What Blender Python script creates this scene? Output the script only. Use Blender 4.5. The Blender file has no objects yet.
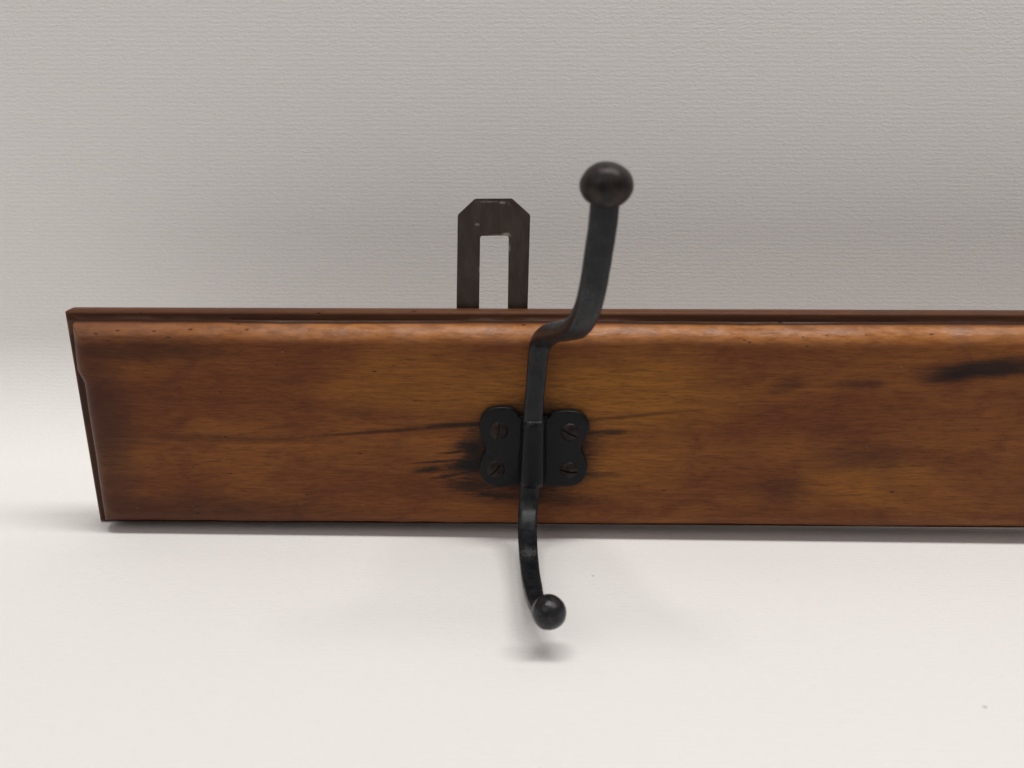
import bpy, bmesh, math, random
from mathutils import Vector, Matrix, noise
random.seed(4)
S = bpy.context.scene
COL = S.collection
MM = 0.001

# ------------------------------------------------------------------ helpers
def obj(name, bm, mat, parent=None, smooth=True, loc=(0, 0, 0)):
    me = bpy.data.meshes.new(name)
    bmesh.ops.recalc_face_normals(bm, faces=bm.faces)
    if smooth:
        for f in bm.faces:
            f.smooth = True
    bm.to_mesh(me)
    bm.free()
    me.materials.append(mat)
    o = bpy.data.objects.new(name, me)
    COL.objects.link(o)
    o.location = loc
    if parent:
        o.parent = parent
    return o

def cr(p0, p1, p2, p3, t):
    return 0.5 * ((2 * p1) + (p2 - p0) * t + (2 * p0 - 5 * p1 + 4 * p2 - p3) * t * t
                  + (3 * p1 - p0 - 3 * p2 + p3) * t ** 3)

def spline(pts, n=10, closed=False):
    P = [Vector(p) for p in pts]
    out = []
    N = len(P)
    rng = range(N if closed else N - 1)
    for i in rng:
        if closed:
            a, b, c, d = P[(i - 1) % N], P[i], P[(i + 1) % N], P[(i + 2) % N]
        else:
            a, b, c, d = P[max(i - 1, 0)], P[i], P[i + 1], P[min(i + 2, N - 1)]
        for k in range(n):
            out.append(cr(a, b, c, d, k / n))
    if not closed:
        out.append(P[-1])
    return out

class NT:
    """small node-tree builder"""
    def __init__(self, name):
        self.m = bpy.data.materials.new(name)
        self.m.use_nodes = True
        self.t = self.m.node_tree
        self.t.nodes.clear()
        self.out = self.n('ShaderNodeOutputMaterial')
        self.bsdf = self.n('ShaderNodeBsdfPrincipled')
        self.t.links.new(self.bsdf.outputs[0], self.out.inputs[0])
    def n(self, kind, **kw):
        nd = self.t.nodes.new(kind)
        for k, v in kw.items():
            setattr(nd, k, v)
        return nd
    def link(self, a, b):
        self.t.links.new(a, b)
    def put(self, sock, v):
        if hasattr(v, 'is_output'):
            self.link(v, sock)
        else:
            sock.default_value = v
    def math(self, op, a, b=0.0, c=0.0, clamp=False):
        nd = self.n('ShaderNodeMath', operation=op, use_clamp=clamp)
        self.put(nd.inputs[0], a); self.put(nd.inputs[1], b); self.put(nd.inputs[2], c)
        return nd.outputs[0]
    def mix(self, fac, a, b, blend='MIX'):
        nd = self.n('ShaderNodeMix', data_type='RGBA', blend_type=blend)
        self.put(nd.inputs[0], fac)
        self.put(nd.inputs[6], a if hasattr(a, 'is_output') else (*a, 1))
        self.put(nd.inputs[7], b if hasattr(b, 'is_output') else (*b, 1))
        return nd.outputs[2]
    def ramp(self, v, lo, hi, a=0.0, b=1.0):
        nd = self.n('ShaderNodeMapRange', interpolation_type='SMOOTHSTEP')
        self.put(nd.inputs[0], v)
        nd.inputs[1].default_value = lo; nd.inputs[2].default_value = hi
        nd.inputs[3].default_value = a; nd.inputs[4].default_value = b
        return nd.outputs[0]
    def coords(self, kind='Object', scale=1000.0):
        tc = self.n('ShaderNodeTexCoord')
        mp = self.n('ShaderNodeMapping')
        mp.inputs['Scale'].default_value = (scale,) * 3
        self.link(tc.outputs[kind], mp.inputs[0])
        return mp.outputs[0]
    def scaled(self, v, s, loc=(0, 0, 0)):
        mp = self.n('ShaderNodeMapping')
        mp.inputs['Scale'].default_value = s
        mp.inputs['Location'].default_value = loc
        self.link(v, mp.inputs[0])
        return mp.outputs[0]
    def noise(self, v, detail=3.0, rough=0.55, dist=0.0, col=False, scale=1.0):
        nd = self.n('ShaderNodeTexNoise')
        self.link(v, nd.inputs['Vector'])
        nd.inputs['Scale'].default_value = scale
        nd.inputs['Detail'].default_value = detail
        nd.inputs['Roughness'].default_value = rough
        nd.inputs['Distortion'].default_value = dist
        return nd.outputs['Color' if col else 'Fac']
    def bump(self, h, dist, strength=1.0, normal=None):
        nd = self.n('ShaderNodeBump')
        nd.inputs['Strength'].default_value = strength
        nd.inputs['Distance'].default_value = dist
        self.link(h, nd.inputs['Height'])
        if normal:
            self.link(normal, nd.inputs['Normal'])
        return nd.outputs[0]
    def set(self, **kw):
        for k, v in kw.items():
            s = self.bsdf.inputs[k.replace('_', ' ')]
            if isinstance(v, tuple) and len(v) == 3:
                v = (*v, 1)
            self.put(s, v)

# ------------------------------------------------------------------ materials
def mat_paper():
    t = NT('embossed_white_paper')
    uv = t.coords('UV', 1000.0)                     # millimetres along the sheet
    warp = t.noise(t.scaled(uv, (0.46, 0.50, 1)), 3, 0.7)
    sep = t.n('ShaderNodeSeparateXYZ'); t.link(uv, sep.inputs[0])
    v = t.math('ADD', sep.outputs[1], t.math('MULTIPLY', warp, 4.2))
    band = t.math('SINE', t.math('MULTIPLY', v, 2 * math.pi / 1.85))
    n1 = t.noise(t.scaled(uv, (0.48, 1.08, 1)), 3, 0.6, 0.6)
    n2 = t.noise(t.scaled(uv, (0.95, 1.5, 1), (31, 7, 0)), 2, 0.5)
    amp = t.ramp(t.noise(t.scaled(uv, (0.25, 0.45, 1), (5, 50, 0)), 2, 0.6), 0.3, 0.7, 0.25, 1.0)
    h = t.math('ADD', t.math('MULTIPLY', t.math('MULTIPLY', band, 0.20), amp),
               t.math('ADD', t.math('MULTIPLY', n1, 1.0), t.math('MULTIPLY', n2, 0.55)))
    tone = t.noise(t.scaled(uv, (0.006, 0.006, 1)), 3, 0.5)
    base = t.mix(tone, (0.82, 0.797, 0.782), (0.848, 0.827, 0.812))
    # a few specks of grit stuck to the sheet (x, v in mm, radius)
    mask = None
    for (x, y, r) in SPECKS:
        d = t.n('ShaderNodeVectorMath', operation='DISTANCE')
        t.link(uv, d.inputs[0]); d.inputs[1].default_value = (x, y, 0)
        m = t.ramp(d.outputs['Value'], r * 0.2, r, 0.5, 0.0)
        mask = m if mask is None else t.math('MAXIMUM', mask, m)
    base = t.mix(mask, base, (0.22, 0.20, 0.17))
    t.set(Base_Color=base, Roughness=0.72, Specular_IOR_Level=0.25, Normal=t.bump(h, 0.00030, 0.55))
    return t.m

def ellipse(t, P, cx, cz, ax, az, rot, n_amount=0.0, nz=None):
    """distance field of a ragged ellipse on the face of the board, 1 at its rim"""
    sep = t.n('ShaderNodeSeparateXYZ'); t.link(P, sep.inputs[0])
    x = t.math('SUBTRACT', sep.outputs[0], cx); z = t.math('SUBTRACT', sep.outputs[2], cz)
    c, s = math.cos(rot), math.sin(rot)
    u = t.math('DIVIDE', t.math('ADD', t.math('MULTIPLY', x, c), t.math('MULTIPLY', z, s)), ax)
    w = t.math('DIVIDE', t.math('SUBTRACT', t.math('MULTIPLY', z, c), t.math('MULTIPLY', x, s)), az)
    d = t.math('SQRT', t.math('ADD', t.math('MULTIPLY', u, u), t.math('MULTIPLY', w, w)))
    if nz is not None:
        d = t.math('ADD', d, t.math('MULTIPLY', t.math('SUBTRACT', nz, 0.5), n_amount))
    return d

def mat_wood():
    t = NT('old_varnished_wood')
    P = t.coords('Object', 1000.0)                  # millimetres on the board
    W = t.n('ShaderNodeVectorMath', operation='ADD')
    t.link(P, W.inputs[0])
    wob = t.scaled(t.noise(t.scaled(P, (0.012, 0.02, 0.03)), 2, 0.5, col=True), (0.0, 6.0, 7.0))
    t.link(wob, W.inputs[1])
    G = W.outputs[0]
    big = t.noise(t.scaled(P, (0.010, 0.03, 0.030), (3.1, 0, 1.7)), 3, 0.6, 0.4)
    mid = t.noise(t.scaled(G, (0.022, 0.10, 0.13), (11, 0, 4)), 4, 0.6, 0.3)
    grain = t.noise(t.scaled(G, (0.055, 0.5, 0.95), (0, 3, 0)), 5, 0.65, 0.4)
    fine = t.noise(t.scaled(G, (0.20, 2.0, 2.4), (7, 0, 0)), 4, 0.7, 0.2)
    blot = t.noise(t.scaled(P, (0.045, 0.05, 0.07), (40, 2, 9)), 4, 0.62, 0.6)
    c = t.mix(t.ramp(big, 0.36, 0.66), WOOD['dark'], WOOD['light'])
    c = t.mix(t.ramp(mid, 0.34, 0.68, 0.0, 0.65), c, WOOD['mid'])
    c = t.mix(t.ramp(blot, 0.47, 0.68, 0.0, 0.58), c, WOOD['red'])
    # honey-coloured zone where the varnish has stayed thin around the hook
    hz = t.noise(t.scaled(P, (0.03, 0.03, 0.05), (9, 9, 1)), 3, 0.6)
    for (x, z, ax, az, k) in ((25, 56, 46, 17, .75), (-34, 57, 40, 14, .5), (30, 28, 30, 14, .35), (118, 22, 26, 10, .45)):
        c = t.mix(t.ramp(ellipse(t, P, x, z, ax, az, 0, 1.1, hz), 0.3, 1.25, k, 0.0), c, WOOD['honey'])
    c = t.mix(t.ramp(grain, 0.34, 0.66, 0.36, 0.0), c, WOOD['vein'])
    c = t.mix(t.ramp(fine, 0.28, 0.54, 0.54, 0.0), c, WOOD['pore'])
    c = t.mix(t.ramp(fine, 0.52, 0.74, 0.0, 0.15), c, WOOD['honey'])
    # worn top roundover: rubbed paler orange, its highlight painted in too, weaker at the left
    sp = t.n('ShaderNodeSeparateXYZ'); t.link(P, sp.inputs[0])
    wear_highlight = t.math('MULTIPLY', t.ramp(t.math('ADD', sp.outputs[2], t.math('MULTIPLY', t.math('SUBTRACT', mid, 0.5), 3.0)), 71.6, 75.2),
                  t.ramp(sp.outputs[2], 78.4, 77.6))
    wear_highlight = t.math('MULTIPLY', wear_highlight, t.ramp(t.math('ADD', sp.outputs[0], t.math('MULTIPLY', blot, 60.0)), -120, -20, 0.35, 1.0))
    c = t.mix(t.math('MULTIPLY', wear_highlight, t.ramp(t.noise(t.scaled(P, (0.13, 0.2, 0.45), (6, 1, 2)), 4, 0.65), 0.36, 0.62, 0.38, 0.85)), c, WOOD['worn'])  # worn: rubbed wood plus the painted edge highlight
    # dirt packed in the quirk between the lip and the raised panel
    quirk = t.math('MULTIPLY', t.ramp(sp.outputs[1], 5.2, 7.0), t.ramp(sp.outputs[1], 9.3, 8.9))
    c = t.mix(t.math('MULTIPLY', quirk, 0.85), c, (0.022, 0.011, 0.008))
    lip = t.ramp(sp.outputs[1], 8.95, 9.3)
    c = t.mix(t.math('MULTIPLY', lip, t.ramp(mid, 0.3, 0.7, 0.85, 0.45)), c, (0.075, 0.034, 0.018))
    # stains with a shape of their own: black burn at the right, iron stain round the hook, dark streaks
    nz = t.noise(t.scaled(P, (0.11, 0.1, 0.42), (2, 0, 5)), 4, 0.65)
    nf = t.noise(t.scaled(P, (0.22, 0.3, 1.5), (8, 0, 2)), 4, 0.7)
    black = (0.006, 0.0065, 0.007)
    stains = [
        (153, 64.6, 25, 4.2, math.radians(4.5), 0.75, nz, 0.30, 1.25, 0.92, (0.0115, 0.0075, 0.0075)),
        (139, 61.6, 13, 2.6, math.radians(6.0), 0.9, nz, 0.1, 1.3, 0.70, (0.0135, 0.008, 0.0075)),
        (112, 59.0, 11, 2.2, 0.0, 1.2, nz, 0.1, 1.2, 0.55, (0.025, 0.010, 0.008)),
        (-21, 28.5, 13, 3.2, math.radians(8), 1.3, nf, 0.3, 1.2, 0.92, black),
        (-37, 26.4, 6.5, 1.7, math.radians(6), 1.2, nf, 0.2, 1.2, 0.85, black),
        (-22, 35.5, 9, 2.2, math.radians(5), 1.6, nf, 0.2, 1.2, 0.75, black),
        (-24, 43.6, 20, 1.2, math.radians(3), 0.9, nf, 0.2, 1.3, 0.85, black),
        (-21, 20.5, 12, 3.6, math.radians(-4), 1.7, nf, 0.3, 1.1, 0.70, black),
        (0.5, 34.8, 25.5, 20.5, 0.0, 0.75, nf, 0.55, 1.10, 0.95, (0.0085, 0.0065, 0.006)),
        (-20.5, 31, 6.5, 12, 0.0, 1.1, nf, 0.2, 1.2, 0.85, (0.0085, 0.0065, 0.006)),
        (-27, 33.2, 8, 0.8, math.radians(7), 1.4, nf, 0.2, 1.2, 0.85, black),
        (-29, 24.2, 9, 0.9, math.radians(10), 1.6, nf, 0.2, 1.2, 0.80, black),
        (-33, 29.6, 12, 0.6, math.radians(5), 1.2, nf, 0.2, 1.2, 0.75, black),
        (-14, 16.8, 10, 1.6, math.radians(-3), 1.8, nf, 0.2, 1.2, 0.70, black),
        (27, 41.0, 10, 1.5, math.radians(2), 1.2, nf, 0.2, 1.2, 0.75, black),
        (34, 47.0, 26, 0.8, math.radians(6), 1.0, nf, 0.2, 1.3, 0.55, (0.025, 0.010, 0.007)),
        (24, 25.0, 10, 1.8, 0.0, 1.5, nf, 0.2, 1.2, 0.50, black),
        (3, 15.5, 26, 3.5, 0.0, 1.6, nf, 0.2, 1.2, 0.55, black),
        (-50, 41.0, 36, 0.75, math.radians(4.6), 0.8, nf, 0.2, 1.4, 0.70, (0.022, 0.009, 0.007)),
        (-105, 37.8, 40, 2.0, math.radians(-1), 1.3, nf, 0.2, 1.3, 0.45, (0.030, 0.011, 0.009)),
        (-62, 47.5, 7, 2.0, 0.0, 1.5, nz, 0.2, 1.2, 0.35, (0.030, 0.012, 0.009)),
        (86, 58.5, 9, 4.0, 0.5, 1.6, nz, 0.2, 1.2, 0.40, (0.026, 0.011, 0.009)),
        (115, 32.0, 24, 7.0, 0.0, 1.4, nz, 0.2, 1.2, 0.45, (0.030, 0.011, 0.010)),
        (88, 20.0, 12, 6.0, 0.0, 1.6, nz, 0.2, 1.2, 0.45, (0.030, 0.011, 0.010)),
        (-150, 40.0, 14, 40.0, 0.0, 0.8, nz, 0.2, 1.2, 0.62, (0.034, 0.015, 0.013)),
        (-120, 10.0, 60, 7.0, 0.0, 1.2, nz, 0.2, 1.3, 0.50, (0.036, 0.015, 0.011)),
        (-130, 70.0, 34, 6.0, 0.0, 1.2, nz, 0.2, 1.2, 0.55, (0.030, 0.012, 0.008)),
    ]
    for (x, z, ax, az, rot, na, nn, lo, hi, k, colr) in stains:
        c = t.mix(t.ramp(ellipse(t, P, x, z, ax, az, rot, na, nn), lo, hi, k, 0.0), c, colr)
    # knocks: dark pits (thick along the top edge) and a few pale chips
    vor = t.n('ShaderNodeTexVoronoi', feature='F1')
    t.link(t.scaled(P, (0.15, 0.15, 0.34)), vor.inputs['Vector'])
    vor.inputs['Scale'].default_value = 1.0
    sc = t.n('ShaderNodeSeparateColor'); t.link(vor.outputs['Color'], sc.inputs[0])
    pit = t.math('MULTIPLY', t.ramp(t.math('ADD', vor.outputs['Distance'], t.math('MULTIPLY', fine, 0.14)), 0.12, 0.22, 1.0, 0.0),
                 t.math('GREATER_THAN', sc.outputs[0], t.ramp(sp.outputs[2], 70, 74, 0.93, 0.40)))
    c = t.mix(t.math('MULTIPLY', pit, 0.75), c, (0.030, 0.012, 0.008))
    vo2 = t.n('ShaderNodeTexVoronoi', feature='F1')
    t.link(t.scaled(P, (0.11, 0.16, 0.17), (5, 0, 3)), vo2.inputs['Vector'])
    vo2.inputs['Scale'].default_value = 1.0
    s2 = t.n('ShaderNodeSeparateColor'); t.link(vo2.outputs['Color'], s2.inputs[0])
    chip = t.math('MULTIPLY', t.ramp(t.math('ADD', vo2.outputs['Distance'], t.math('MULTIPLY', fine, 0.16)), 0.085, 0.14, 1.0, 0.0),
                  t.math('GREATER_THAN', s2.outputs[1], 0.94))
    c = t.mix(t.math('MULTIPLY', chip, 0.4), c, (0.34, 0.22, 0.14))
    # hairline scratch lines along the rail
    scr = t.noise(t.scaled(P, (0.012, 0.4, 2.3), (1, 2, 60)), 1, 0.4)
    c = t.mix(t.ramp(scr, 0.745, 0.775, 0.0, 0.35), c, (0.26, 0.14, 0.075))
    h = t.math('ADD', t.math('MULTIPLY', grain, 0.30), t.math('ADD', t.math('MULTIPLY', fine, 0.25), t.math('MULTIPLY', blot, 0.5)))
    dent = t.noise(t.scaled(P, (0.16, 0.2, 0.35), (1, 6, 3)), 3, 0.6)
    h = t.math('ADD', h, t.math('MULTIPLY', t.math('MULTIPLY', dent, wear_highlight), 1.5))
    h = t.math('SUBTRACT', h, t.math('MULTIPLY', pit, 0.9))
    h = t.math('SUBTRACT', h, t.math('MULTIPLY', chip, 0.4))
    ro = t.math('ADD', 0.33, t.math('ADD', t.math('MULTIPLY', blot, 0.16), t.math('MULTIPLY', fine, 0.12)))
    ro = t.math('SUBTRACT', ro, t.math('MULTIPLY', wear_highlight, 0.06))
    spec = t.math('ADD', 0.15, t.math('MULTIPLY', t.math('MULTIPLY', wear_highlight, t.ramp(blot, 0.35, 0.65)), 0.45))
    t.set(Base_Color=c, Roughness=ro, Specular_IOR_Level=spec, Normal=t.bump(h, 0.0005, 0.6))
    return t.m

def mat_iron(name, base, worn, amount, rough, metal, spec, rust):
    t = NT(name)
    P = t.coords('Object', 1000.0)
    a = t.noise(t.scaled(P, (0.35, 0.35, 0.25)), 4, 0.62, 0.4)
    b = t.noise(t.scaled(P, (1.6, 1.6, 1.6), (4, 8, 2)), 3, 0.6)
    c = t.mix(t.ramp(a, 0.5 - 0.25 * amount, 0.85 - 0.25 * amount), base, worn)
    c = t.mix(t.ramp(b, 0.60, 0.76, 0.0, 0.35 * amount), c, rust)
    geo = t.n('ShaderNodeNewGeometry')
    edge = t.math('MULTIPLY', t.ramp(geo.outputs['Pointiness'], 0.515, 0.60), t.ramp(b, 0.38, 0.62))
    c = t.mix(t.math('MULTIPLY', edge, 0.55), c, EDGE)
    vor = t.n('ShaderNodeTexVoronoi', feature='F1')
    t.link(t.scaled(P, (0.42, 0.42, 0.34), (3, 1, 7)), vor.inputs['Vector'])
    vor.inputs['Scale'].default_value = 1.0
    vc = t.n('ShaderNodeSeparateColor'); t.link(vor.outputs['Color'], vc.inputs[0])
    nick = t.math('MULTIPLY', t.ramp(t.math('ADD', vor.outputs['Distance'], t.math('MULTIPLY', b, 0.3)), 0.24, 0.36, 1.0, 0.0),
                  t.math('GREATER_THAN', vc.outputs[0], 0.95))
    c = t.mix(t.math('MULTIPLY', nick, 0.6), c, (0.10, 0.09, 0.085))
    ro = t.math('ADD', rough, t.math('MULTIPLY', t.math('SUBTRACT', a, 0.5), 0.45))
    for (x, y, z, r, k) in RUBS_AND_GLINT.get(name, ()):
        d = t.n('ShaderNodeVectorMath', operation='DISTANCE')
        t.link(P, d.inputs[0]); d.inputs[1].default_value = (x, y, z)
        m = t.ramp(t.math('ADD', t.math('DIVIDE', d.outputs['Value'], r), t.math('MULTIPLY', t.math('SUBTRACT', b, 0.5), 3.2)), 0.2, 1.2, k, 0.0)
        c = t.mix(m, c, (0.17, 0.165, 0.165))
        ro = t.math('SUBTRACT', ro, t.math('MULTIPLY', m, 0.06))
    h = t.math('ADD', t.math('MULTIPLY', a, 0.9), t.math('MULTIPLY', b, 0.35))
    t.set(Base_Color=c, Roughness=ro, Metallic=metal, Specular_IOR_Level=spec, Normal=t.bump(h, 0.0003, 0.5))
    return t.m

def mat_bracket():
    t = NT('browned_sheet_steel')
    P = t.coords('Object', 1000.0)
    a = t.noise(t.scaled(P, (0.30, 0.3, 0.10)), 4, 0.6, 0.3)
    b = t.noise(t.scaled(P, (0.9, 0.9, 0.7), (3, 1, 2)), 3, 0.65)
    st = t.noise(t.scaled(P, (1.4, 1.0, 0.10), (9, 1, 2)), 3, 0.6)
    sp = t.n('ShaderNodeSeparateXYZ'); t.link(P, sp.inputs[0])
    hi = t.ramp(sp.outputs[2], 96, 112)
    c = t.mix(t.ramp(a, 0.35, 0.7), (0.036, 0.0245, 0.0195), (0.056, 0.040, 0.032))
    c = t.mix(t.math('MULTIPLY', hi, t.ramp(st, 0.45, 0.72, 0.0, 0.35)), c, (0.080, 0.058, 0.045))
    rub = t.math('MULTIPLY', hi, t.ramp(b, 0.68, 0.76))
    c = t.mix(t.math('MULTIPLY', rub, 0.3), c, (0.22, 0.19, 0.17))
    nz = t.noise(t.scaled(P, (0.8, 0.5, 0.8), (2, 0, 5)), 3, 0.6)
    for (x, z, ax, az, k) in ((-9.2, 106.9, 1.6, 0.9, .8), (-12, 106.7, 2.8, .35, .55), (-10.4, 117.6, 1.4, .45, .6), (-19.0, 110.4, .8, .6, .5),
                              (-8.0, 102.5, .35, 2.0, .7), (-18.4, 94.8, .3, 1.2, .5), (-15, 117.9, 4.5, .3, .35)):
        c = t.mix(t.ramp(ellipse(t, P, x, z, ax, az, 0, 2.2, nz), 0.1, 1.3, k, 0), c, (0.36, 0.33, 0.30))
    t.set(Base_Color=c, Roughness=t.math('ADD', 0.42, t.math('MULTIPLY', a, 0.2)), Metallic=0.35,
          Normal=t.bump(t.math('ADD', a, t.math('MULTIPLY', b, 0.4)), 0.0003, 0.5))
    return t.m

RUBS_AND_GLINT = {'black_japanned_iron': [(-1.0, -28.5, 9.8, 3.0, 0.46), (13.5, -52, 102, 4.5, 0.16), (14.3, -57, 121, 3.5, 0.22), (8.2, -27, 87, 4.5, 0.14)]}  # first entry paints the overhead light's highlight on the lower arm
EDGE = (0.085, 0.078, 0.074)
SPECKS = [(20.5, -24.5, 0.7), (119, -87.5, 0.9)]
WOOD = dict(dark=(0.126, 0.0370, 0.0130), light=(0.260, 0.092, 0.0210), mid=(0.180, 0.0570, 0.0150), red=(0.116, 0.0310, 0.0155),
            honey=(0.350, 0.141, 0.021), vein=(0.090, 0.0260, 0.010), pore=(0.044, 0.0135, 0.0062), worn=(0.445, 0.178, 0.056))  # worn: rubbed wood, plus the painted highlight of the top edge
M_PAPER = mat_paper()
M_WOOD = mat_wood()
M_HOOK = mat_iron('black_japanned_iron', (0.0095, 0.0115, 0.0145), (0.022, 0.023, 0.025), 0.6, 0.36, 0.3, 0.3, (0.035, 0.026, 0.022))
M_PLATE = mat_iron('black_japanned_plate', (0.0045, 0.0052, 0.0068), (0.008, 0.008, 0.009), 0.4, 0.36, 0.2, 0.22, (0.02, 0.015, 0.012))
M_KNOB = mat_iron('worn_brown_iron', (0.012, 0.010, 0.0105), (0.036, 0.027, 0.023), 0.8, 0.40, 0.45, 0.32, (0.10, 0.075, 0.062))
M_BALL = mat_iron('black_worn_iron', (0.012, 0.0125, 0.015), (0.030, 0.029, 0.031), 0.7, 0.30, 0.35, 0.35, (0.06, 0.055, 0.05))
M_SCREW = mat_iron('rusty_steel', (0.010, 0.008, 0.0075), (0.026, 0.0165, 0.013), 0.8, 0.42, 0.4, 0.22, (0.10, 0.055, 0.04))
M_STEEL = mat_bracket()

# ------------------------------------------------------------------ paper sweep (the setting)
def backdrop():
    flat_end, rad, wall_top, front = 60.0, 46.0, 620.0, -620.0
    prof = [(front, 0.0)]
    y = front
    while y < flat_end - 1:
        y += 22.0
        prof.append((min(y, flat_end), 0.0))
    for k in range(1, 33):
        a = k / 32 * math.pi / 2
        prof.append((flat_end + rad * math.sin(a), rad * (1 - math.cos(a))))
    z = rad
    while z < wall_top:
        z += 24.0
        prof.append((flat_end + rad, z))
    bm = bmesh.new()
    uvl = bm.loops.layers.uv.new('UVMap')
    xs = [-760 + 40 * i for i in range(39)]
    s = 0.0
    arc = []
    for i, p in enumerate(prof):
        if i:
            s += math.hypot(p[0] - prof[i - 1][0], p[1] - prof[i - 1][1])
        arc.append(s + front)
    rows = []
    for (yy, zz) in prof:
        rows.append([bm.verts.new((x * MM, yy * MM, zz * MM)) for x in xs])
    for i in range(len(rows) - 1):
        for j in range(len(xs) - 1):
            f = bm.faces.new((rows[i][j], rows[i][j + 1], rows[i + 1][j + 1], rows[i + 1][j]))
            idx = ((i, j), (i, j + 1), (i + 1, j + 1), (i + 1, j))
            for lp, (a, b) in zip(f.loops, idx):
                lp[uvl].uv = (xs[b] * MM, arc[a] * MM)
    o = obj('backdrop', bm, M_PAPER)
    o['kind'] = 'structure'
    return o
backdrop()

# ------------------------------------------------------------------ the coat rack
rack = bpy.data.objects.new('coat_rack', None)
COL.objects.link(rack)
rack.empty_display_size = 0.05
rack['label'] = 'long varnished brown wooden coat rail with black double hook, standing upright on white paper'
rack['category'] = 'coat rack'

X0, X1, H = -162.1, 470.0, 81.6
def wob(x, z, seed, amp):
    return amp * noise.noise(Vector((x * 0.02 + seed, z * 0.05, seed * 1.7)))

def board():
    bm = bmesh.new()
    ends = [0.0, 0.25, 0.6, 1.1, 1.7, 2.4, 3.4]
    mid = [5.0 + 4.0 * i for i in range(156)]
    TX = [e / 640 for e in ends] + [m / 640 for m in mid if m < 635] + [1 - e / 640 for e in reversed(ends)]
    TZ = [e / 80 for e in ends] + [(5 + 1.6 * i) / 80 for i in range(44) if 5 + 1.6 * i < 76] + [1 - e / 80 for e in reversed(ends)]
    NX, NZ = len(TX) - 1, len(TZ) - 1
    def ring(insL, insO, y, wamp=0.0):
        """one loop round the board; insL = inset of the left end, insO = inset of the other sides"""
        xl, xr, zb, zt = X0 + insL, X1 - insO, insO, H - insO
        pts = []
        for i in range(NX):
            pts.append((xl + (xr - xl) * TX[i], zb, 'b'))
        for i in range(NZ):
            pts.append((xr, zb + (zt - zb) * TZ[i], 'r'))
        for i in range(NX):
            pts.append((xl + (xr - xl) * TX[NX - i], zt, 't'))
        for i in range(NZ):
            pts.append((xl, zb + (zt - zb) * TZ[NZ - i], 'l'))
        vs = []
        for (x, z, side) in pts:
            dx = dz = 0.0
            if wamp:
                if side in 'bt':
                    dz = wob(x, z, 3.1, 0.45 * wamp) + wob(x * 5, z, 5.3, 0.28 * wamp)
                if side == 'l':
                    # the end roundover creeps out to the lip, then a knock has bitten it back at z = 61
                    if z > 61.5:
                        dx = -0.9 * (1 - min(1, max(0, (z - 61.5) / 16)))
                    elif z > 57.5:
                        dx = -0.9 + 2.0 * (61.5 - z) / 4
                    else:
                        dx = 1.1 - 1.1 * (57.5 - z) / 57.5
                    dx = dx * wamp + wob(z * 3, 0, 7.7, 0.3 * wamp)
            vs.append(bm.verts.new(((x + dx) * MM, y * MM, (z + dz) * MM)))
        return vs
    P = []
    P.append(ring(0.8, 0.8, 14.0))
    P.append(ring(0.2, 0.2, 13.8))
    P.append(ring(0.0, 0.0, 13.2))
    P.append(ring(0.0, 0.0, 10.9))
    P.append(ring(0.12, 0.12, 10.2))
    P.append(ring(0.45, 0.45, 9.5))
    P.append(ring(0.95, 0.95, 9.12))
    P.append(ring(1.5, 1.5, 9.0))
    P.append(ring(4.2, 3.3, 9.0))
    P.append(ring(4.6, 3.5, 8.9, 1.0))
    P.append(ring(4.8, 3.6, 8.2, 1.0))
    P.append(ring(4.9, 3.6, 6.6, 1.0))
    n = 9
    for k in range(1, n + 1):
        a = k / n * math.pi / 2
        P.append(ring(4.9 + 6.6 * (1 - math.cos(a)), 3.6 + 6.0 * (1 - math.cos(a)), 6.2 - 6.2 * math.sin(a), 1.0 - 0.6 * k / n))
    P.append(ring(12.4, 10.6, -0.05, 0.3))
    P.append(ring(14.5, 13.0, -0.06, 0.0))
    for a, b in zip(P, P[1:]):
        m = len(a)
        for i in range(m):
            bm.faces.new((a[i], a[(i + 1) % m], b[(i + 1) % m], b[i]))
    bm.faces.new(P[-1])
    bm.faces.new(list(reversed(P[0])))
    # soften the outer corners of the lip
    for v in bm.verts:
        x, z = v.co.x / MM - X0, v.co.z / MM
        if z > H / 2 and v.co.y > 8.95 * MM:
            r = 2.2
            if x < r and H - z < r:
                d = math.hypot(r - x, r - (H - z))
                if d > r:
                    v.co.x = (X0 + r + (x - r) * r / d) * MM
                    v.co.z = (H - r - ((H - z) - r) * r / d) * MM
    return obj('board', bm, M_WOOD, rack)
board()

def plate_mesh(outline, y0, y1, bev=0.6, holes=None):
    """flat plate from a closed outline in (x, z), with a rounded front edge"""
    bm = bmesh.new()
    n = len(outline)
    cx = sum(p[0] for p in outline) / n
    cz = sum(p[1] for p in outline) / n
    nor = []
    for i in range(n):
        a, b = outline[i - 1], outline[(i + 1) % n]
        d = Vector((b[0] - a[0], b[1] - a[1])).normalized()
        q = Vector((d.y, -d.x))
        nor.append(q)
    area = sum(outline[i - 1][0] * outline[i][1] - outline[i][0] * outline[i - 1][1] for i in range(n))
    sg = -1.0 if area > 0 else 1.0
    rings = []
    prof = [(0.0, y0), (0.0, y1 + bev)] + [(bev * (1 - math.cos(k / 5 * math.pi / 2)), y1 + bev - bev * math.sin(k / 5 * math.pi / 2)) for k in range(1, 6)]
    for (ins, y) in prof:
        rings.append([bm.verts.new(((p[0] + sg * q.x * ins) * MM, y * MM, (p[1] + sg * q.y * ins) * MM)) for p, q in zip(outline, nor)])
    for a, b in zip(rings, rings[1:]):
        for i in range(n):
            bm.faces.new((a[i], a[(i + 1) % n], b[(i + 1) % n], b[i]))
    bm.faces.new(rings[-1]); bm.faces.new(list(reversed(rings[0])))
    return bm

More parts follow.
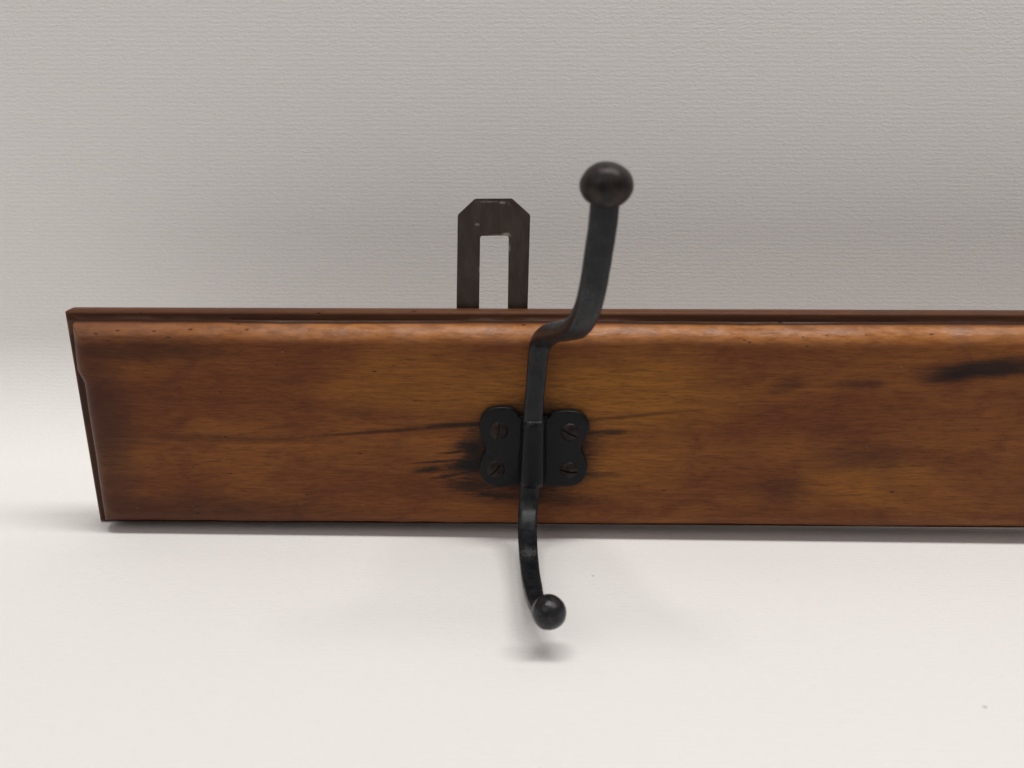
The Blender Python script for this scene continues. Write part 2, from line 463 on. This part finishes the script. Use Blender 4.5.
_half = [(0.0, 1.0), (0.22, 0.985), (0.42, 0.93), (0.60, 0.82), (0.77, 0.64), (0.91, 0.41), (0.99, 0.14), (1.0, -0.3), (0.96, -0.75), (0.82, -0.96), (0.4, -1.0)]
SECTION = _half + [(0.0, -1.0)] + [(-a, b) for a, b in reversed(_half[1:])]

def sweep(path, wid, thk, nseg=20, expo=3.2, ref=None, cap=True):
    """strap of superelliptic section along a path of (x, y, z) in mm"""
    bm = bmesh.new()
    n = len(path)
    nseg = len(SECTION)
    rings = []
    for i, p in enumerate(path):
        T = (path[min(i + 1, n - 1)] - path[max(i - 1, 0)]).normalized()
        X = ref(i / (n - 1)) if ref else Vector((1, 0, 0))
        Wd = (X - T * X.dot(T)).normalized()
        N = T.cross(Wd)
        w, h = wid(i / (n - 1)) / 2, thk(i / (n - 1)) / 2
        ring = []
        for (su, sv) in SECTION:
            u, v = su * w, sv * h
            q = p + Wd * u + N * v
            j = 0.09
            q += Vector([noise.noise(q * 0.22 + Vector((o, 0, 0))) * j for o in (0, 17, 31)])
            ring.append(bm.verts.new(q * MM))
        rings.append(ring)
    for a, b in zip(rings, rings[1:]):
        for i in range(nseg):
            bm.faces.new((a[i], a[(i + 1) % nseg], b[(i + 1) % nseg], b[i]))
    if cap:
        bm.faces.new(rings[-1]); bm.faces.new(list(reversed(rings[0])))
    return bm

def lerp_table(tab):
    def f(t):
        for (a, va), (b, vb) in zip(tab, tab[1:]):
            if t <= b:
                return va + (vb - va) * (t - a) / (b - a)
        return tab[-1][1]
    return f

UP = [(-0.05, -4.0, 33.57), (0.2, -4.0, 46.95), (0.84, -4.0, 57.67), (1.69, -4.0, 68.9), (2.63, -5.2, 74.85), (4.83, -11.0, 79.14), (8.01, -23.0, 83.23), (11.53, -38.0, 88.47), (14.0, -47.5, 95.29), (15.42, -53.5, 104.06), (16.42, -56.5, 113.8), (17.08, -58.5, 121.16), (17.34, -60.0, 128.24)]
LO = [(0.0, -4.0, 33.0), (-0.69, -4.0, 21.91), (-1.18, -5.8, 15.85), (-1.51, -10.0, 12.2), (-1.49, -17.0, 9.41), (-1.2, -25.5, 8.11), (-0.71, -35.5, 7.29), (0.1, -46.0, 7.58), (1.09, -56.0, 8.7), (2.61, -63.0, 9.89), (4.39, -66.5, 12.21)]
path = list(reversed(spline(LO, 9))) + spline(UP, 9)[1:]
wid = lerp_table([(0, 3.6), (0.03, 4.6), (0.12, 5.8), (0.30, 6.6), (0.42, 6.9), (0.55, 6.5), (0.60, 6.7), (0.68, 7.5), (0.85, 7.2), (1, 7.4)])
thk = lerp_table([(0, 3.6), (0.12, 4.2), (0.35, 4.4), (0.60, 4.9), (0.72, 6.2), (0.9, 5.6), (1, 5.2)])
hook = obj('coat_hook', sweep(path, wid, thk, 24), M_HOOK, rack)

OUT = [(-2.79, 21.55), (-5.13, 21.67), (-8.01, 21.3), (-11.32, 20.85), (-15.03, 21.66), (-17.48, 24.15), (-18.34, 28.18), (-17.5, 31.98), (-16.18, 34.83), (-16.54, 37.46), (-17.88, 40.72), (-18.13, 44.62), (-17.18, 47.84), (-14.76, 50.1), (-11.16, 50.76), (-7.56, 50.45), (-5.16, 48.96), (-3.35, 46.88), (4.46, 46.79), (6.57, 48.58), (10.16, 49.53), (14.62, 49.43), (17.64, 48.05), (19.41, 44.84), (19.31, 41.61), (17.68, 38.34), (16.98, 35.45), (18.25, 32.13), (19.22, 28.81), (18.53, 25.09), (16.75, 22.57), (13.38, 21.26), (7.83, 21.29), (4.14, 21.46)]
outline = [(p.x, p.y) for p in spline([(a, b, 0) for a, b in OUT], 4, True)]
obj('base_plate', plate_mesh(outline, 0.3, -2.2, 0.7), M_PLATE, hook)

def sleeve():
    bm = bmesh.new()
    rows = []
    NZ = 16
    sec = [(-1.42, -1.6), (-1.22, -2.4), (-1.08, -4.2), (-1.0, -5.9), (-0.90, -6.7), (-0.62, -7.15), (-0.3, -7.3), (0, -7.32),
           (0.3, -7.3), (0.62, -7.15), (0.90, -6.7), (1.0, -5.9), (1.08, -4.2), (1.22, -2.4), (1.42, -1.6)]
    for k in range(NZ + 1):
        t = k / NZ
        z = 22.64 + 24.67 * t
        hw = 4.1 + (3.45 - 4.1) * t
        cx = -0.06 + 0.55 * t
        e = 0.5 if k in (0, NZ) else 0.0
        row = []
        for (u, y) in sec:
            yy = y + (e if y < -2 else 0)
            row.append(bm.verts.new(((cx + u * (hw - e * 0.4)) * MM, yy * MM, z * MM)))
        rows.append(row)
    for a, b in zip(rows, rows[1:]):
        for i in range(len(sec) - 1):
            bm.faces.new((a[i], a[i + 1], b[i + 1], b[i]))
    bm.faces.new(rows[0]); bm.faces.new(list(reversed(rows[-1])))
    return obj('sleeve', bm, M_PLATE, hook)
sleeve()

def knob(name, c, r, axis, squash, mat, seed):
    bm = bmesh.new()
    bmesh.ops.create_uvsphere(bm, u_segments=40, v_segments=24, radius=1.0)
    rot = Vector((0, 0, 1)).rotation_difference(Vector(axis).normalized()).to_matrix()
    for v in bm.verts:
        p = v.co.copy()
        k = 1.0 + 0.035 * noise.noise(p * 1.3 + Vector((seed, 0, 0))) + 0.012 * noise.noise(p * 4 + Vector((seed, 3, 0)))
        p = Vector((p.x * r * k, p.y * r * k, p.z * r * squash * k))
        v.co = (rot @ p) * MM
    o = obj(name, bm, mat, hook)
    o.location = Vector(c) * MM
    return o
k1 = knob('knob', (17.55, -60.0, 130.44), 6.65, (0.05, -0.1, 1), 0.865, M_KNOB, 2.0)
k1['label'] = 'larger brown worn ball tip'
k2 = knob('knob', (4.65, -67.0, 12.87), 4.95, (0.1, -0.6, 0.8), 1.04, M_BALL, 9.0)
k2['label'] = 'smaller black ball tip'

def screw(x, z, r, ang, dome, slot=0.42):
    """flat domed wood-screw head with a real slot"""
    bm = bmesh.new()
    us = [-r * 0.999, -r * .96, -r * .85, -r * .65, -r * .42, -slot - .12, -slot, -slot + .02, 0, slot - .02, slot, slot + .12, r * .42, r * .65, r * .85, r * .96, r * .999]
    vs = [-1, -.97, -.9, -.75, -.5, -.25, 0, .25, .5, .75, .9, .97, 1]
    c, s = math.cos(ang), math.sin(ang)
    grid = []
    for u in us:
        half = math.sqrt(max(r * r - u * u, 1e-6))
        row = []
        for v in vs:
            w = v * half
            d = min(1, math.hypot(u, w) / r)
            h = dome * (1 - d * d) + 0.25 * (1 - d ** 12)
            if abs(u) < slot - 0.01:
                h -= 0.75
            row.append(bm.verts.new(((x + u * c - w * s) * MM, (-2.12 - h) * MM, (z + u * s + w * c) * MM)))
        grid.append(row)
    for a, b in zip(grid, grid[1:]):
        for i in range(len(vs) - 1):
            bm.faces.new((a[i], a[i + 1], b[i + 1], b[i]))
    rim = [g for g in grid[0]] + [g[-1] for g in grid[1:-1]] + list(reversed(grid[-1])) + [g[0] for g in reversed(grid[1:-1])]
    ret = [bm.verts.new((v.co.x, -1.6 * MM, v.co.z)) for v in rim]
    for i in range(len(rim)):
        bm.faces.new((rim[i], rim[(i + 1) % len(rim)], ret[(i + 1) % len(rim)], ret[i]))
    bmesh.ops.recalc_face_normals(bm, faces=bm.faces)
    for e in bm.edges:
        e.smooth = e.calc_face_angle(0) < 0.6
    return obj('screw', bm, M_SCREW, hook)
screw(-11.62, 42.10, 3.3, math.radians(-8), 0.9)
screw(-12.67, 27.82, 3.3, math.radians(-42), 0.9)
screw(12.92, 41.74, 3.3, math.radians(62), 1.15)
screw(12.75, 27.48, 3.2, math.radians(80), 1.2)

def bracket():
    bm = bmesh.new()
    y0, y1 = 14.05, 15.6
    outer = [(-27.25, 40.74), (-26.54, 81.54), (-25.45, 113.52), (-19.61, 118.81), (-7.17, 118.89), (-1.08, 113.47), (-1.81, 81.53), (-2.76, 40.77)]
    inner = [(-19.38, 62.61), (-18.72, 81.54), (-18.05, 106.1), (-17.74, 106.5), (-8.72, 106.59), (-8.32, 106.09), (-8.71, 81.54), (-9.18, 62.62)]
    # pair outer and inner loops as quads
    def vs(loop, y):
        return [bm.verts.new((a * MM, y * MM, b * MM)) for a, b in loop]
    of, inf = vs(outer, y0), vs(inner, y0)
    ob, inb = vs(outer, y1), vs(inner, y1)
    n = len(outer)
    for i in range(n):
        j = (i + 1) % n
        bm.faces.new((of[i], of[j], inf[j], inf[i]))
        bm.faces.new((ob[j], ob[i], inb[i], inb[j]))
        bm.faces.new((of[j], of[i], ob[i], ob[j]))
        bm.faces.new((inf[i], inf[j], inb[j], inb[i]))
    bmesh.ops.recalc_face_normals(bm, faces=bm.faces)
    bmesh.ops.bevel(bm, geom=[e for e in bm.edges if e.calc_face_angle(0) > 0.5], offset=0.25 * MM, segments=2, affect='EDGES')
    return obj('hanging_bracket', bm, M_STEEL, rack, smooth=False)
bracket()

# ------------------------------------------------------------------ light: a long ceiling tube above, added soft room fill
def area(name, loc, size, size_y, power, color, target=None):
    l = bpy.data.lights.new(name, 'AREA')
    l.shape = 'RECTANGLE'; l.size = size; l.size_y = size_y; l.energy = power; l.color = color
    o = bpy.data.objects.new(name, l)
    COL.objects.link(o)
    o.location = loc
    if target:
        o.rotation_euler = (Vector(target) - Vector(loc)).to_track_quat('-Z', 'Y').to_euler()
    return o
area('ceiling_tube_light', (0.30, -0.115, 1.50), 1.45, 0.22, 18.6, (1.0, 0.985, 0.955), (0.30, -0.02, 0.0))
area('room_fill', (-1.1, -1.3, 1.6), 1.8, 1.4, 9.9, (1.0, 0.95, 0.93), (0, 0, 0.05))  # unseen soft fill, added to brighten the wall and the board's front

w = bpy.data.worlds.new('World'); S.world = w; w.use_nodes = True
bg = w.node_tree.nodes['Background']
bg.inputs[0].default_value = (1.0, 0.965, 0.945, 1)
bg.inputs[1].default_value = 0.15

# ------------------------------------------------------------------ camera
cam = bpy.data.cameras.new('Camera')
co = bpy.data.objects.new('Camera', cam)
COL.objects.link(co)
cx, cy, cz, p, yaw, roll = -1.7666, -277.5305, 151.0929, .32209, -.01887, -.00124
F = Vector((math.sin(yaw) * math.cos(p), math.cos(yaw) * math.cos(p), -math.sin(p)))
Rr = Vector((math.cos(yaw), -math.sin(yaw), 0)); U = Rr.cross(F)
r2 = math.cos(roll) * Rr + math.sin(roll) * U; u2 = -math.sin(roll) * Rr + math.cos(roll) * U
# the rail sits a hair out of level on the paper, its left bottom corner down
LEVEL = Matrix.Translation((X0 * MM, 0, 0)) @ Matrix.Rotation(math.radians(-0.27), 4, 'Y') @ Matrix.Translation((-X0 * MM, 0, 0))
rack.matrix_world = LEVEL
co.matrix_world = LEVEL @ Matrix(((r2.x, u2.x, -F.x, cx * MM), (r2.y, u2.y, -F.y, cy * MM), (r2.z, u2.z, -F.z, cz * MM), (0, 0, 0, 1)))
cam.sensor_width = 36.0
cam.lens = 860 / 1024 * 36
cam.clip_start = 0.01; cam.clip_end = 50
cam.dof.use_dof = True
cam.dof.focus_distance = 0.305
cam.dof.aperture_fstop = 11.5
S.camera = co

S.view_settings.view_transform = 'Standard'
S.view_settings.look = 'None'
S.view_settings.exposure = 0.0
S.view_settings.gamma = 1.0
S.render.engine = 'CYCLES'
